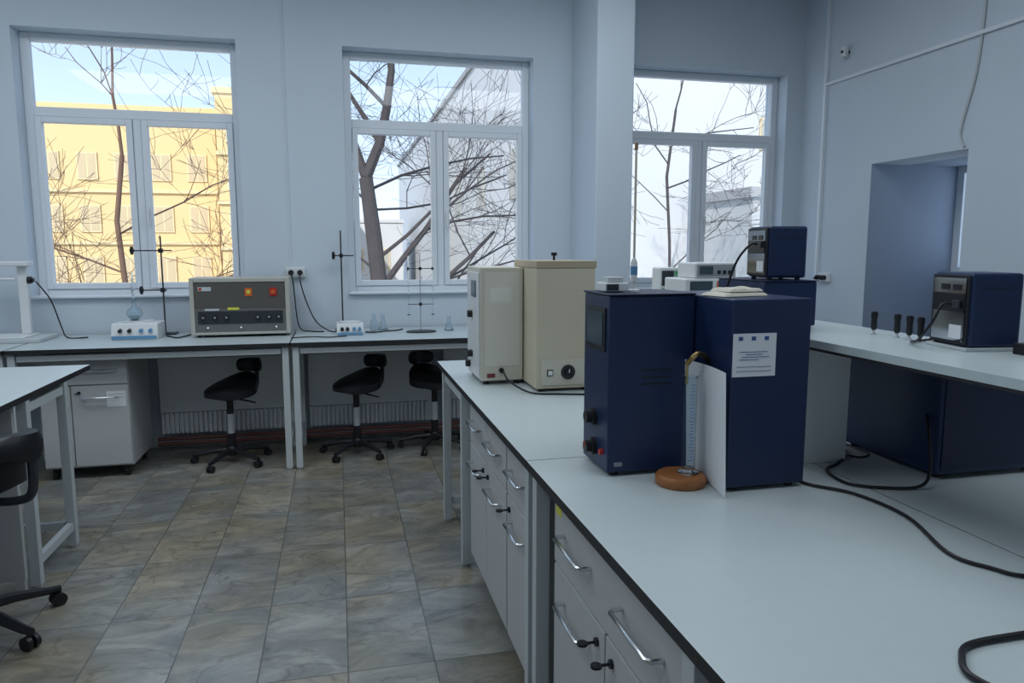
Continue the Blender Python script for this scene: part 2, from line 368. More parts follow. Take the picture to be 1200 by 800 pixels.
obj('cylinder_tube',MB().lathe([(.0,.031),(.03,.031),(.03,.036),(.019,.040),(.019,.30),(.023,.306),(.0175,.30),(.0165,.046),(0,.045)],(.022,.0,0),n=24),GLASS,e,smooth=True)
mb=MB()
for k in range(24): mb.box(.022-.008 if k%4 else .022-.012,-.0202,.07+k*.0092,.022+.004,-.0194,.0716+k*.0092)
obj('scale_marks',mb,LIQ,e)
# folded cloth: two stacked soft layers
e=thing('folded_cloth','flat folded cream cleaning cloth lying on the blue tester','cloth',(1.085,1.84,W+.521),.2)
for li,(hx,hy,z0,dx) in enumerate([(.078,.052,.001,0),(.060,.042,.0125,.008)]):
    n=22; vs=[];fs=[]
    for j in range(n+1):
        for i in range(n+1):
            u=i/n*2-1; v=j/n*2-1; edge=max(abs(u),abs(v))
            wob=1+.05*NZE.noise(Vector((u*1.7,v*1.7,3+li*4)))
            hgt=.0105*(1-edge**8)+.004*NZE.noise(Vector((u*2.5,v*1.2,1+li)))*(1-edge**4)
            vs.append((dx+u*hx*wob,v*hy*wob,z0+max(0,hgt)))
    for j in range(n):
        for i in range(n): a=j*(n+1)+i; fs.append((a,a+1,a+n+2,a+n+1))
    obj('cloth_layer',MB().add(vs,fs),CLOTH,e,smooth=True)
e=thing('thermometer','tall thin pale glass thermometer standing upright in a white holder','thermometer',(.843,1.99,W+.526))
obj('holder_base',MB().lathe([(0,0),(.018,0),(.018,.006),(.008,.009),(.008,.03),(0,.03)],n=18),WHITE,e,smooth=True)
obj('holder_body',MB().lathe([(0,.0301),(.010,.0301),(.010,.085),(.005,.098),(0,.098)],n=14),WHITE,e,smooth=True)
obj('blue_band',MB().lathe([(.0105,.05),(.0105,.075)],n=14),LBLUE,e,smooth=True)
obj('stem',MB().lathe([(0,.0985),(.0035,.0985),(.0035,.40),(.0015,.405),(0,.405)],n=10),mat('thermometer_stem',(.55,.48,.38),.3),e,smooth=True)
obj('tip',MB().lathe([(0,.4055),(.005,.4055),(.005,.425),(0,.43)],n=10),mat('amber_tip',(.35,.2,.1),.4),e,smooth=True)
e=thing('power_supply','small white and dark electronic box standing on the blue tester','instrument',(.748,1.97,W+.526))
obj('housing',MB().box(0,0,.003,.072,.08,.028),WHITE,e,bevel=.003); obj('front_panel',MB().box(.004,-.002,.006,.04,-.0003,.024),DARK,e)
obj('top_module',MB().box(.012,.01,.0282,.06,.06,.044),FRM,e,bevel=.002)
e=thing('blue_cabinet_instrument','large navy blue instrument housing beneath the raised shelf','laboratory instrument',(1.63,1.655,W))
obj('housing',MB().box(0,0,.014,.40,.42,.33),BLUE,e,bevel=.006)
obj('front_panel',MB().box(.012,-.003,.03,.388,-.0005,.315),BLUE2,e,bevel=.001)
for fx,fy in((.04,.04),(.36,.04),(.36,.38),(.04,.38)): obj('foot',MB().cyl((fx,fy,0),(fx,fy,.014),.015),BLACK,e)
def control_unit(loc,rot,label,w=.155,d=.15,h=.19,base=True):
    e=thing('control_unit',label,'control unit',loc,rot)
    z0=.010 if base else .008
    if base: obj('base_plate',MB().box(-.004,-.004,0,w+.004,d+.004,.0095),FRM,e,bevel=.002)
    else:
        for fx in(.02,w-.02):
            for fy in(.02,d-.02): obj('foot',MB().cyl((fx,fy,0),(fx,fy,.008),.008),BLACK,e)
    obj('housing',MB().box(.006,0,z0,w,d,z0+h),BLUE,e,bevel=.008)
    obj('bezel',MB().box(0,.006,z0+.006,.0055,d-.006,z0+h-.006),BLACK,e,bevel=.001)
    obj('rear_panel',MB().box(-.0025,.014,z0+.014,-.0002,d-.014,z0+h-.014),SILV,e)
    obj('dark_recess',MB().box(-.004,.016,z0+h*.47,-.0026,d-.016,z0+h*.72),BLACK,e)
    obj('rating_label',MB().box(-.004,.02,z0+.02,-.0026,.065,z0+.055),PAPER,e)
    obj('port_strip',MB().box(-.004,.03,z0+h-.045,-.0026,.06,z0+h-.03).box(-.004,.075,z0+h-.045,-.0026,.105,z0+h-.03),BLACK,e)
    obj('power_inlet',MB().box(-.012,.025,z0+.10,-.0041,.05,z0+.12),DARK,e,bevel=.002)
    mb=MB()
    for k in range(5): mb.box(.04+.018*k,-.0015,z0+h-.04,.05+.018*k,-.0002,z0+h-.036)
    obj('vent',mb,BLACK,e)
    return e
control_unit((1.555,1.515,SH),-.15,'navy blue control unit with shiny metal socket panel on the shelf',w=.145,d=.15,h=.19)
e=thing('blue_power_box','low navy blue steel box on the raised shelf','laboratory instrument',(1.345,2.10,SH))
obj('housing',MB().box(0,0,.008,.195,.30,.155),BLUE,e,bevel=.005)
obj('top_seam',MB().box(-.002,-.002,.1552,.197,.302,.158),BLUE2,e)
for fx,fy in((.02,.02),(.175,.02),(.175,.28),(.02,.28)): obj('foot',MB().cyl((fx,fy,0),(fx,fy,.008),.009),BLACK,e)
control_unit((1.375,2.14,SH+.158),-.1,'navy blue control unit with cable standing on a blue box',w=.14,d=.15,h=.17,base=False)
cable([(1.360,2.18,SH+.277),(1.335,2.18,SH+.275),(1.30,2.2,SH+.22),(1.288,2.24,SH+.12),(1.295,2.3,SH-.03),(1.29,2.32,W+.006)],.004,'black cable looping down from the control unit')
cable([(1.538,1.555,SH+.12),(1.515,1.56,SH+.118),(1.50,1.57,SH+.075),(1.505,1.62,SH+.02),(1.55,1.69,SH+.006),(1.66,1.72,SH+.006)],.0035,'black power cable of the control unit on the shelf')
for i,(x,y) in enumerate([(1.60,1.90),(1.605,1.81),(1.60,1.757),(1.597,1.712)]):
    e=thing('tool_handle','black knurled tool handle standing upright on the shelf','tool',(x,y,SH),0,'black tool handles on the raised shelf')
    obj('grip',MB().lathe([(0,.014),(.006,.014),(.0095,.022),(.0085,.045),(.0105,.062),(.009,.070),(0,.072)],n=14),BLACK,e,smooth=True)
    obj('ferrule',MB().lathe([(0,0),(.009,0),(.009,.004),(.004,.006),(.004,.0139),(0,.0139)],n=14),STEEL,e,smooth=True)
solo('power_adapter','small black box on the raised shelf','adapter',MB().box(0,0,0,.07,.06,.028).box(.01,-.004,.008,.03,0,.018),BLACK,(1.64,1.40,SH),bevel=.004)
# ---------------------------------------------------------------- cream ovens
e=thing('drying_oven','cream enamel analyser cabinet with flat side and control knobs','laboratory instrument',(.655,3.38,W))
obj('housing',MB().box(0,0,.02,.208,.35,.565),CREAML,e,bevel=.004)
obj('front_panel',MB().box(-.005,.02,.03,-.0005,.33,.54),WHITE,e,bevel=.001)
for z in(.33,.07,.13): obj('knob',MB().cyl((-.005,.26 if z<.1 else .2,z),(-.028,.26 if z<.1 else .2,z),.018),BLACK,e,smooth=True)
obj('meter',MB().box(-.010,.09,.42,-.0051,.2,.50),SCREEN,e)
for fx,fy in((.03,.03),(.18,.03),(.18,.32),(.03,.32)): obj('foot',MB().cyl((fx,fy,0),(fx,fy,.02),.014),BLACK,e)
obj('rating_plate',MB().box(.03,-.002,.035,.07,-.0002,.055),mat('maroon_plate',(.2,.04,.05),.5),e)
obj('side_panel',MB().box(.02,-.0015,.09,.19,-.0002,.54),CREAMW,e,bevel=.0005)
obj('faint_label',MB().box(.05,-.0022,.40,.15,-.0016,.47),mat('faint_label_paper',(.72,.71,.65),.6),e)
obj('cable_gland',MB().cyl((.10,0,.07),(.10,-.018,.07),.012),BLACK,e,smooth=True)
e=thing('drying_oven','cream enamel drying oven with tan lid, dial and socket','laboratory oven',(.868,3.15,W))
obj('housing',MB().box(0,0,.015,.278,.42,.565),CREAM,e,bevel=.002)
obj('lid',MB().box(-.002,-.003,.566,.284,.423,.598),CREAM2,e,bevel=.002)
obj('lid_knob',MB().cyl((.14,.2,.5985),(.14,.2,.62),.006).cyl((.14,.2,.62),(.14,.2,.635),.014),BLACK,e,smooth=True)
obj('control_panel',MB().box(.02,-.004,.03,.262,-.0003,.15),CREAML,e,bevel=.001)
obj('dial',MB().cyl((.15,-.004,.09),(.15,-.008,.09),.034,mi=1).cyl((.15,-.008,.09),(.15,-.026,.09),.018,mi=0).box(.148,-.0275,.09,.152,-.026,.106,2),[BLACK,DARK,WHITE],e,smooth=True)
obj('switch',MB().box(.05,-.008,.075,.078,-.0041,.103,0).box(.054,-.012,.079,.074,-.008,.099,1),[BLACK,WHITE],e)
for fx,fy in((.03,.03),(.24,.03),(.24,.39),(.03,.39)): obj('foot',MB().cyl((fx,fy,0),(fx,fy,.015),.014),BLACK,e)
cable([(.755,3.362,.99),(.757,3.33,.985),(.77,3.26,.955),(.83,3.12,.928),(.95,3.07,.925),(1.1,3.03,.925),(1.25,3.0,.925)],.0045,'black power cable lying in front of the cream oven')
# ---------------------------------------------------------------- items on far shelf
GRN=mat('green_button',(.08,.35,.16),.4)
e=thing('electronic_meter','small white upright electronic meter with green buttons','instrument',(1.47,3.16,SH))
obj('housing',MB().box(0,0,0,.095,.09,.175),WHITE,e,bevel=.006); obj('front_panel',MB().box(.01,-.003,.09,.07,-.0003,.16),DARK,e); obj('button_row',MB().box(.075,-.004,.09,.09,-.0003,.11).box(.075,-.004,.115,.09,-.0003,.135).box(.075,-.004,.14,.09,-.0003,.16).box(.01,-.004,.06,.09,-.0003,.08),GRN,e)
e=thing('stacked_instrument','white stacked benchtop instrument with display and orange strip','instrument',(1.38,2.72,SH))
obj('lower_housing',MB().box(0,0,.005,.26,.2,.14),WHITE,e,bevel=.006)
obj('upper_housing',MB().box(.05,.02,.141,.24,.18,.205),WHITE,e,bevel=.006)
obj('front_panel',MB().box(.06,.017,.150,.23,.0197,.197,0).box(.07,.0145,.158,.13,.0168,.19,1).box(.15,.0145,.158,.165,.0168,.173,2).box(.175,.0145,.158,.19,.0168,.173,2).box(.2,.0145,.158,.215,.0168,.173,2),[mat('grey_display_panel',(.30,.32,.34),.4),SCREEN,BLACK],e)
obj('display',MB().box(.02,-.003,.085,.12,-.0003,.13),SCREEN,e); obj('label_strip',MB().box(.14,-.003,.10,.19,-.0003,.13),ORANGE,e)
obj('knob',MB().cyl((.225,-.0002,.11),(.225,-.018,.11),.014),BLACK,e,smooth=True)
solo('sample_jar','small orange sample jar with dark lid','jar',MB().lathe([(0,0),(.022,0),(.024,.004),(.024,.05),(.018,.058),(.018,.06)],n=20,mi=0).lathe([(.021,.0602),(.021,.075),(0,.075)],n=20,mi=1),[ORANGE,DARK],(1.36,2.62,SH),smooth=True)
# ---------------------------------------------------------------- back table instruments
e=thing('control_instrument','cream benchtop control instrument with dark panel and knobs','laboratory instrument',(-1.06,5.70,W))
w=.70;h=.44
obj('housing',MB().box(0,.02,.02,w,.34,h).box(0,0,.02,.03,.0195,h).box(w-.03,0,.02,w,.0195,h).box(.03,0,h-.03,w-.03,.0195,h).box(.03,0,.02,w-.03,.0195,.04),[CREAMG],e,bevel=.004)
obj('upper_panel',MB().box(.032,.006,.215,w-.032,.0175,h-.032),GREYP,e)
obj('lower_panel',MB().box(.032,.004,.042,w-.032,.0175,.213),STRIPM,e,bevel=.001)
obj('control_strip',MB().box(.05,.0015,.10,w-.05,.0038,.195),DARK,e)
for kx in(.09,.17,.25,.47,.55,.62): obj('knob',MB().cyl((kx,.0013,.15),(kx,-.015,.15),.017,mi=0).cyl((kx,-.015,.15),(kx,-.018,.15),.009,mi=1),[BLACK,STEEL],e,smooth=True)
for kx in(.12,.35,.6): obj('toggle_switch',MB().cyl((kx,.0038,.07),(kx,-.004,.07),.008).cyl((kx,-.004,.07),(kx,-.022,.077),.004),CHROME,e,smooth=True)
obj('pilot_lamp',MB().box(.385,.0,.305,.435,.0058,.365,0).box(.398,-.003,.325,.422,-.0002,.35,1),[ORANGE,YEL],e)
obj('pilot_lamp',MB().box(.56,.0,.305,.61,.0058,.365,0).cyl((.585,-.0002,.335),(.585,-.012,.335),.015,mi=1),[RED,ORANGE],e)
obj('name_badge',MB().box(.06,.002,.345,.15,.0058,.375,0).box(.065,.001,.35,.085,.0019,.37,1),[FRM,RED],e)
obj('yellow_label',MB().box(.26,-.001,.204,.34,.0035,.222),YEL,e)
obj('scale_strip',MB().box(.10,-.001,.200,.20,.0035,.215),FRM,e)
for fx in(.05,w-.05):
    for fy in(.05,.3): obj('foot',MB().cyl((fx,fy,0),(fx,fy,.02),.015),BLACK,e)
def flask(loc,s=1,label='clear glass conical flask on the table'):
    e=thing('glass_flask',label,'flask',loc)
    obj('flask_body',MB().lathe([(0,0),(.038*s,0),(.042*s,.006*s),(.014*s,.08*s),(.013*s,.12*s),(.017*s,.124*s),(.0115*s,.12*s),(.012*s,.08*s),(.038*s,.008*s),(0,.004*s)],n=24),GLASS,e,smooth=True)
    obj('liquid',MB().lathe([(0,.006*s),(.036*s,.009*s),(.031*s,.022*s),(0,.022*s)],n=20),mat('pale_liquid',(.5,.6,.65),.1),e,smooth=True); return e
def hotplate(loc,w,d,h,label,top=DARK,body=WHITE,strip=LBLUE,rot=0):
    e=thing('hotplate_stirrer',label,'hotplate',loc,rot)
    f=.03
    vs=[(0,0,0),(w,0,0),(w,d,0),(0,d,0),(0,f,h),(w,f,h),(w,d,h),(0,d,h)]
    obj('housing',MB().add(vs,[(0,3,2,1),(4,5,6,7),(0,1,5,4),(1,2,6,5),(2,3,7,6),(3,0,4,7)]),body,e,bevel=.005)
    obj('control_strip',MB().box(.005,-.004,h*.06,w-.005,-.0003+.003,h*.25),strip,e)
    obj('heating_plate',MB().cyl((w*.5,d*.58,h),(w*.5,d*.58,h+.012),min(w,d)*.40),top,e,smooth=True)
    for t in(.2,.4,.65,.85): obj('knob',MB().cyl((w*t,.02,h*.6),(w*t,-.008,h*.55),.013),strip if t>.5 else BLACK,e,smooth=True)
    return e
hotplate((-1.60,5.70,W),.31,.26,.115,'white and blue magnetic hotplate stirrer carrying a flask',top=WHITE)
e=thing('glass_flask','round clear glass flask clamped above the hotplate','flask',(-1.47,5.85,W+.128))
obj('flask_body',MB().lathe([(0,0),(.025,.004),(.048,.022),(.055,.050),(.046,.080),(.020,.100),(.014,.112),(.014,.150),(.018,.153),(.012,.150),(.012,.112),(.017,.100),(.043,.078),(.052,.050),(.045,.024),(.024,.007),(0,.004)],n=26),GLASS,e,smooth=True)
obj('liquid',MB().lathe([(0,.0075),(.022,.010),(.042,.025),(.049,.042),(0,.042)],n=22),mat('pale_liquid',(.5,.6,.65),.1),e,smooth=True)
obj('side_neck',MB().cyl((.030,0,.085),(.058,0,.125),.008,n=12),GLASS,e,smooth=True)
def stand(loc,h,label,arms,rot=0,plate=(.16,.11)):
    e=thing('retort_stand',label,'retort stand',loc,rot)
    obj('base_plate',MB().box(-plate[0]/2,-plate[1]/2,0,plate[0]/2,plate[1]/2,.012),DARK,e,bevel=.003)
    obj('rod',MB().cyl((0,.03,.012),(0,.03,h),.006,n=10),DARK,e,smooth=True)
    for z,x0,x1 in arms:
        obj('clamp',MB().cyl((x0,.015,z),(x1,.015,z),.005,n=8).box(-.014,.0,z-.016,.014,.045,z+.016).box(x0-.012,.0,z-.014,x0+.014,.03,z+.014).cyl((x0,.015,z-.03),(x0,.015,z+.03),.011,n=10),BLACK,e,smooth=True)
    return e
stand((-1.31,6.03,W),.75,'tall dark retort stand with a horizontal clamp',[(.64,-.20,.08),(.34,-.15,.03)],plate=(.18,.12))
solo('condenser','slender glass condenser held in the stand clamp','glassware',MB().lathe([(0,0),(.006,.0),(.006,.03),(.012,.04),(.012,.11),(.006,.12),(.006,.20),(0,.20)],n=14),GLASS,(-1.47,5.85,W+.283),smooth=True)
stand((.03,6.03,W),.80,'thin retort stand with clamp in front of the window',[(.60,-.06,.10)],plate=(.12,.10))
hotplate((-.02,5.62,W),.20,.2,.085,'small white stirrer with blue control strip',top=WHITE,body=WHITE)
e=thing('glass_bottle','clear glass reagent bottle with stopper','bottle',(.27,5.86,W))
obj('bottle_body',MB().lathe([(0,0),(.032,0),(.034,.005),(.034,.075),(.014,.10),(.014,.115),(.012,.115),(.012,.098),(.031,.073),(.031,.006),(0,.004)],n=24),GLASS,e,smooth=True)
obj('stopper',MB().lathe([(0,.11),(.010,.11),(.011,.122),(.018,.128),(.014,.142),(0,.144)],n=16),GLASS,e,smooth=True)
flask((.345,5.95,W),1.0)
e=thing('burette_stand','dark stand holding slim glass burettes above a plate','burette stand',(.63,5.72,W))
obj('base_plate',MB().lathe([(0,0),(.12,0),(.12,.008),(.1,.014),(0,.014)],n=30,sy=.6),BLACK,e,smooth=True)
obj('rod',MB().cyl((0,.03,.014),(0,.03,.62),.004,n=10),STEEL,e,smooth=True)
obj('clamp',MB().cyl((-.10,.02,.50),(.10,.02,.50),.003,n=8).box(-.010,.008,.488,.010,.038,.512).box(-.104,.0,.49,-.088,.025,.51).box(.088,.0,.49,.104,.025,.51),BLACK,e,smooth=True)
obj('clamp',MB().cyl((-.10,.02,.22),(.10,.02,.22),.003,n=8).box(-.010,.008,.208,.010,.038,.232),BLACK,e,smooth=True)
for sx in(-.095,.095): obj('burette',MB().lathe([(0,.09),(.002,.09),(.002,.15),(.005,.17),(.005,.60),(0,.60)],(sx,.0,0),n=12),GLASS,e,smooth=True); obj('stopcock',MB().cyl((sx-.012,0,.14),(sx+.012,0,.14),.004,n=10),BLACK,e,smooth=True)
flask((.86,5.78,W),.95,'small clear glass flask beside the burette stand')
e=thing('bench_press','white stand-mounted test device with arm and black knob','laboratory instrument',(-2.50,5.66,W))
obj('base_plate',MB().box(0,0,0,.46,.36,.03),FRM,e,bevel=.006)
obj('base_tray',MB().box(.02,.02,.0302,.36,.3,.042),WHITE,e,bevel=.004)
obj('column',MB().box(.27,.22,.0422,.33,.26,.53),WHITE,e,bevel=.006)
obj('arm',MB().box(.02,.17,.5305,.36,.29,.565),WHITE,e,bevel=.008)
obj('cross_bar',MB().cyl((.0,.19,.44),(.2695,.19,.44),.010),WHITE,e,smooth=True)
obj('knob',MB().cyl((.33,.24,.43),(.355,.24,.43),.026).cyl((.355,.24,.43),(.37,.24,.43),.015),BLACK,e,smooth=True)
obj('spindle',MB().cyl((.12,.2,.34),(.12,.2,.5303),.010),STEEL,e,smooth=True)
obj('pressure_plate',MB().cyl((.12,.2,.325),(.12,.2,.34),.05),STEEL,e,smooth=True)
cable([(-.30,6.06,1.375),(-.29,6.03,1.30),(-.25,6.04,1.15),(-.18,5.98,1.0),(-.08,5.9,.93),(.0,5.86,.926)],.005,'black cable hanging from the wall socket')
cable([(-.36,6.06,1.375),(-.345,6.03,1.28),(-.33,6.04,1.05),(-.30,6.0,.94),(-.22,5.93,.927),(-.12,5.88,.927)],.005,'black cable hanging from the wall socket')
cable([(.20,5.78,.926),(.27,5.74,.926),(.36,5.82,.926),(.44,5.84,.926),(.50,5.92,.926)],.005,'black cable curled on the table')
cable([(-1.26,5.86,.926),(-1.22,5.80,.926),(-1.16,5.72,.926),(-1.12,5.82,.926),(-1.10,5.96,.926)],.005,'black cable curled beside the control instrument')
cable([(-2.12,5.90,1.34),(-2.05,5.95,1.2),(-2.00,5.97,1.0),(-1.94,5.9,.928),(-1.8,5.88,.928)],.005,'black cable behind the white test device')
cable([(-.35,5.52,.9255),(-.2,5.56,.9255),(-.08,5.5,.9255),(.05,5.55,.9255)],.004,'thin black cable on the table front')
Z=W+.0055
cable([(1.245,1.80,Z),(1.25,1.70,Z),(1.32,1.60,Z),(1.33,1.43,Z),(1.254,1.228,Z),(1.278,1.145,Z),(1.33,1.09,Z),(1.55,1.05,Z)],.0045)
cable([(1.60,2.09,Z),(1.57,1.95,Z),(1.46,1.85,Z),(1.385,1.80,Z),(1.36,1.68,Z),(1.44,1.62,Z),(1.53,1.60,Z+.005),(1.575,1.62,.97),(1.60,1.66,1.06),(1.626,1.70,1.10)],.0045,'black cable looped beneath the raised shelf')
cable([(1.59,1.99,Z+.01),(1.53,1.90,Z+.01),(1.55,1.86,Z+.01),(1.605,1.90,Z+.01),(1.60,2.05,Z+.01)],.0035,'thin black cable beside the blue housing')
cable([(1.35,.93,Z+.001),(1.15,.92,Z+.001),(1.0,.915,Z+.001),(.947,.884,Z+.001),(.919,.836,Z+.001),(.96,.78,Z+.001),(1.15,.74,Z+.001)],.0055,'thick black cable curled on the bench')
# ---------------------------------------------------------------- radiators & pipes
def radiator(x0,x1,label):
    e=thing('radiator',label,'radiator',(x0,6.04,.13)); w=x1-x0
    obj('front_plate',MB().box(0,0,.17,w,.012,.60),RADM,e,bevel=.004)
    mb=MB(); n=int(w/.035)
    for k in range(n): mb.box(k*.035+.006,.002,0,k*.035+.024,.03,.165)
    mb.box(0,.03,0,w,.04,.165); obj('convector_grille',mb,RADM,e)
    obj('top_grille',MB().box(0,.012,.585,w,.08,.60),RADM,e)
radiator(-1.38,-.42,'white flat panel radiator with ribbed lower grille')
radiator(-.26,.75,'white flat panel radiator with ribbed lower grille')
radiator(.85,1.85,'white flat panel radiator with ribbed lower grille')
for z in(.06,.10):
    solo('heating_pipe','long brown painted heating pipe along the wall','pipe',MB().cyl((-1.4,6.0,z),(1.95,6.0,z),.016,n=12),PIPE,smooth=True)
# ---------------------------------------------------------------- stools
COLM=mat('pale_grey_column',(.45,.47,.49),.4)
def stool(loc,rot,label):
    e=thing('lab_stool',label,'stool',loc,rot,'black lab stools')
    obj('hub',MB().lathe([(0,.06),(.04,.06),(.045,.075),(.04,.12),(.03,.13),(0,.13)],n=20),BLACK,e,smooth=True)
    for k in range(5):
        a=2*math.pi*k/5; c,s=math.cos(a),math.sin(a)
        P=[(.03*c,.03*s,.10),(.14*c,.14*s,.092),(.25*c,.25*s,.070),(.29*c,.29*s,.066)]
        obj('leg',MB().tube(P,[.024,.021,.016,.014],8),BLACK,e,smooth=True)
        x,y=.28*c,.28*s
        obj('caster',MB().cyl((x-s*.022,y+c*.022,.026),(x-s*.006,y+c*.006,.026),.026,n=16).cyl((x+s*.006,y-c*.006,.026),(x+s*.022,y-c*.022,.026),.026,n=16).cyl((x,y,.026),(x,y,.062),.008,n=8).cyl((x-s*.01,y+c*.01,.026),(x+s*.01,y-c*.01,.026),.008,n=8),BLACK,e,smooth=True)
    obj('column_sleeve',MB().cyl((0,0,.12),(0,0,.23),.030),BLACK,e,smooth=True)
    obj('gas_column',MB().cyl((0,0,.2305),(0,0,.38),.026),COLM,e,smooth=True)
    obj('column_sleeve',MB().cyl((0,0,.3805),(0,0,.50),.024),BLACK,e,smooth=True)
    obj('seat_mechanism',MB().box(-.07,-.06,.49,.07,.06,.535).cyl((.06,0,.505),(.22,.05,.48),.007,n=8),BLACK,e)
    nx,ny=14,12; top=[];bot=[]
    for j in range(ny+1):
        v=j/ny*2-1
        for i in range(nx+1):
            u=i/nx*2-1
            x=u*math.sqrt(1-v*v/2); y=v*math.sqrt(1-u*u/2)
            wd=.21*(.72+.35*(y+1)/2); X=x*wd; Y=y*.19
            rr=min(1,math.sqrt(x*x+y*y))
            zt=.635+.045*y-.05*x*x*(.6+.4*y)-.03*rr**4+.03*max(0,y)**2
            zb=.515+.02*y-.03*x*x+.035*rr**3
            top.append((X,Y,max(zt,zb+.004))); bot.append((X,Y,zb))
    vs=top+bot; N=(nx+1)*(ny+1); fs=[]
    for j in range(ny):
        for i in range(nx):
            a=j*(nx+1)+i; fs.append((a,a+1,a+nx+2,a+nx+1)); fs.append((N+a,N+a+nx+1,N+a+nx+2,N+a+1))
    bd=[i for i in range(nx+1)]+[j*(nx+1)+nx for j in range(1,ny+1)]+[ny*(nx+1)+i for i in range(nx-1,-1,-1)]+[j*(nx+1) for j in range(ny-1,0,-1)]
    for k in range(len(bd)): a=bd[k];b=bd[(k+1)%len(bd)]; fs.append((a,N+a,N+b,b))
    obj('seat',MB().add(vs,fs),BLACK,e,smooth=True)
    obj('back_stem',MB().tube(smoothpts([(0,.05,.515),(0,.20,.52),(0,.26,.56),(0,.265,.71)]),.016,8),DARK,e,smooth=True)
    bk=MB(); vs=[];fs=[];nx=10
    for j,(z,wd) in enumerate([(.675,.08),(.69,.115),(.72,.125),(.755,.115),(.775,.08)]):
        for i in range(nx+1):
            t=-1+2*i/nx; x=t*wd; vs.append((x,.225-.05*t*t,z))
        for i in range(nx,-1,-1):
            t=-1+2*i/nx; x=t*wd; vs.append((x,.225-.05*t*t+.055*(1-abs(t)**3)+.006,z))
    m=2*(nx+1)
    for j in range(4):
        for i in range(m): a=j*m+i;b=j*m+(i+1)%m; fs.append((a,b,b+m,a+m))
    fs.append(tuple(range(m))); fs.append(tuple(4*m+i for i in range(m)))
    obj('backrest',bk.add(vs,fs),BLACK,e,smooth=True)
    return e
s0=stool((-.80,5.58,0),-.75,'black swivel lab stool with small backrest under the table')
s0.scale=(.97,.97,.97)
clone(s0,(.11,5.60,0),-.95); clone(s0,(.72,5.66,0),.5)
c=clone(s0,(-1.50,3.24,0),math.radians(-104),'black swivel lab stool pushed beside the island table'); c.scale=(1.15,1.15,1.10)
# ---------------------------------------------------------------- exterior
GR=-5.0
struct('ground',MB().box(-60,YB+2,GR-.2,60,90,GR),mat('outside_ground',(.42,.40,.37),.9,noise=.2,nscale=.5))
YELB=mat('yellow_render',(.72,.53,.27),.9,noise=.05,nscale=.6)
YELC=mat('yellow_render_trim',(.76,.59,.34),.9)
WHB=mat('white_render',(.56,.57,.59),.9,noise=.05,nscale=.4)
GRB=mat('grey_render',(.46,.47,.47),.9,noise=.05,nscale=.4)
ROOF=mat('grey_roof_edge',(.34,.34,.35),.9)
PGL=mat('tan_window_glass',(.56,.44,.27),.4)
PGD=mat('grey_window_glass',(.42,.40,.36),.4)
CRW=mat('cream_window_frame',(.72,.57,.34),.8)
def building(label,x0,x1,y0,y1,z1,m,wx,wz,gm,ww=1.2,wh=1.5,roof=None,bands=()):
    e=thing('building',label,'building',(x0,y0,GR))
    obj('facade',MB().box(0,0,0,x1-x0,y1-y0,z1-GR),m,e)
    obj('parapet',MB().box(-.1,-.1,z1-GR+.001,x1-x0+.1,y1-y0+.1,z1-GR+.2),roof or m,e)
    for z in bands: obj('cornice',MB().box(-.02,-.12,z-GR,x1-x0+.02,-.001,z-GR+.12),YELC,e)
    first=None
    for X in wx:
        for Zz in wz:
            if first is None:
                mb=MB().box(0,-.06,0,ww,-.002,wh,1).box(.06,-.07,.06,ww/2-.03,-.061,wh-.06,0).box(ww/2+.03,-.07,.06,ww-.06,-.061,wh-.06,0)
                first=obj('facade_window',mb,[gm,CRW],e,loc=(X-x0,0,Zz-GR))
            else:
                n=first.copy(); COL.objects.link(n); n.parent=e; n.location=(X-x0,0,Zz-GR)
    return e
building('sunlit golden yellow apartment block with rows of windows',-11,-4.35,30,40,6.6,YELB,[-10.4+1.25*i for i in range(5)],[-1.6,.3,2.2,4.1],PGL,.7,1.0,bands=[1.75,3.65])
building('taller sunlit golden yellow apartment block with windows',-4.1,-1.6,28.5,40,7.1,YELB,[-3.8,-2.8],[-1.4,.3,2.0,3.7,5.4],PGD,.65,.95,bands=[1.55,3.2,4.95])
e=building('long grey-white rendered building with gabled roof edge',5.0,9.6,16,60,8.1,WHB,[],[],PGD,roof=ROOF)
mb=MB()
for y in (4,9,14,20): mb.box(-.06,y,8.0,-.002,y+1.0,9.4)
obj('side_window_strip',mb,PGD,e)
building('low grey annex building with a grey window',8.1,12.5,13.2,15.5,2.6,GRB,[9.0],[.5],PGD,.7,1.0,roof=ROOF)
building('pale rear building beyond the annex',9.9,24,30,42,10.5,WHB,[12+2.2*i for i in range(4)],[0,3,6],PGD,1.0,1.4)
building('pale house seen through the bare tree',-.2,4.0,46,52,3.2,WHB,[0.6,2.2],[.3],PGD,1.0,1.3)
BARK=mat('grey_bark',(.062,.052,.052),.95,noise=.35,nscale=8,bump=.4)
BARK2=mat('brown_twigs',(.16,.09,.06),.95,noise=.3,nscale=8)
def grow(mb,p,d,L,r,depth,rng,up=.12,kk=(2,3,3)):
    n=4; pts=[p]; rs=[r]; q=p.copy(); dd=d.normalized()
    for i in range(n):
        dd=(dd+Vector((rng.gauss(0,.17),rng.gauss(0,.17),rng.gauss(0,.12)+up*.3))).normalized()
        q=q+dd*L/n; pts.append(q.copy()); rs.append(max(.0035,r*(1-.5*(i+1)/n)))
    mb.tube(pts,rs,6 if r>.03 else 3,cap=False)
    if depth==0: return
    k=rng.choice(kk)
    for j in range(k):
        t=rng.uniform(.3,1); i=min(n,max(1,int(t*n))); b=pts[i]
        ax=Vector((rng.gauss(0,1),rng.gauss(0,.7),rng.gauss(0,.55))).normalized()
        nd=(dd*.8+ax*.75).normalized()
        grow(mb,b,nd,L*rng.uniform(.6,.85),max(.004,rs[i]*rng.uniform(.45,.62)),depth-1,rng,up,kk)
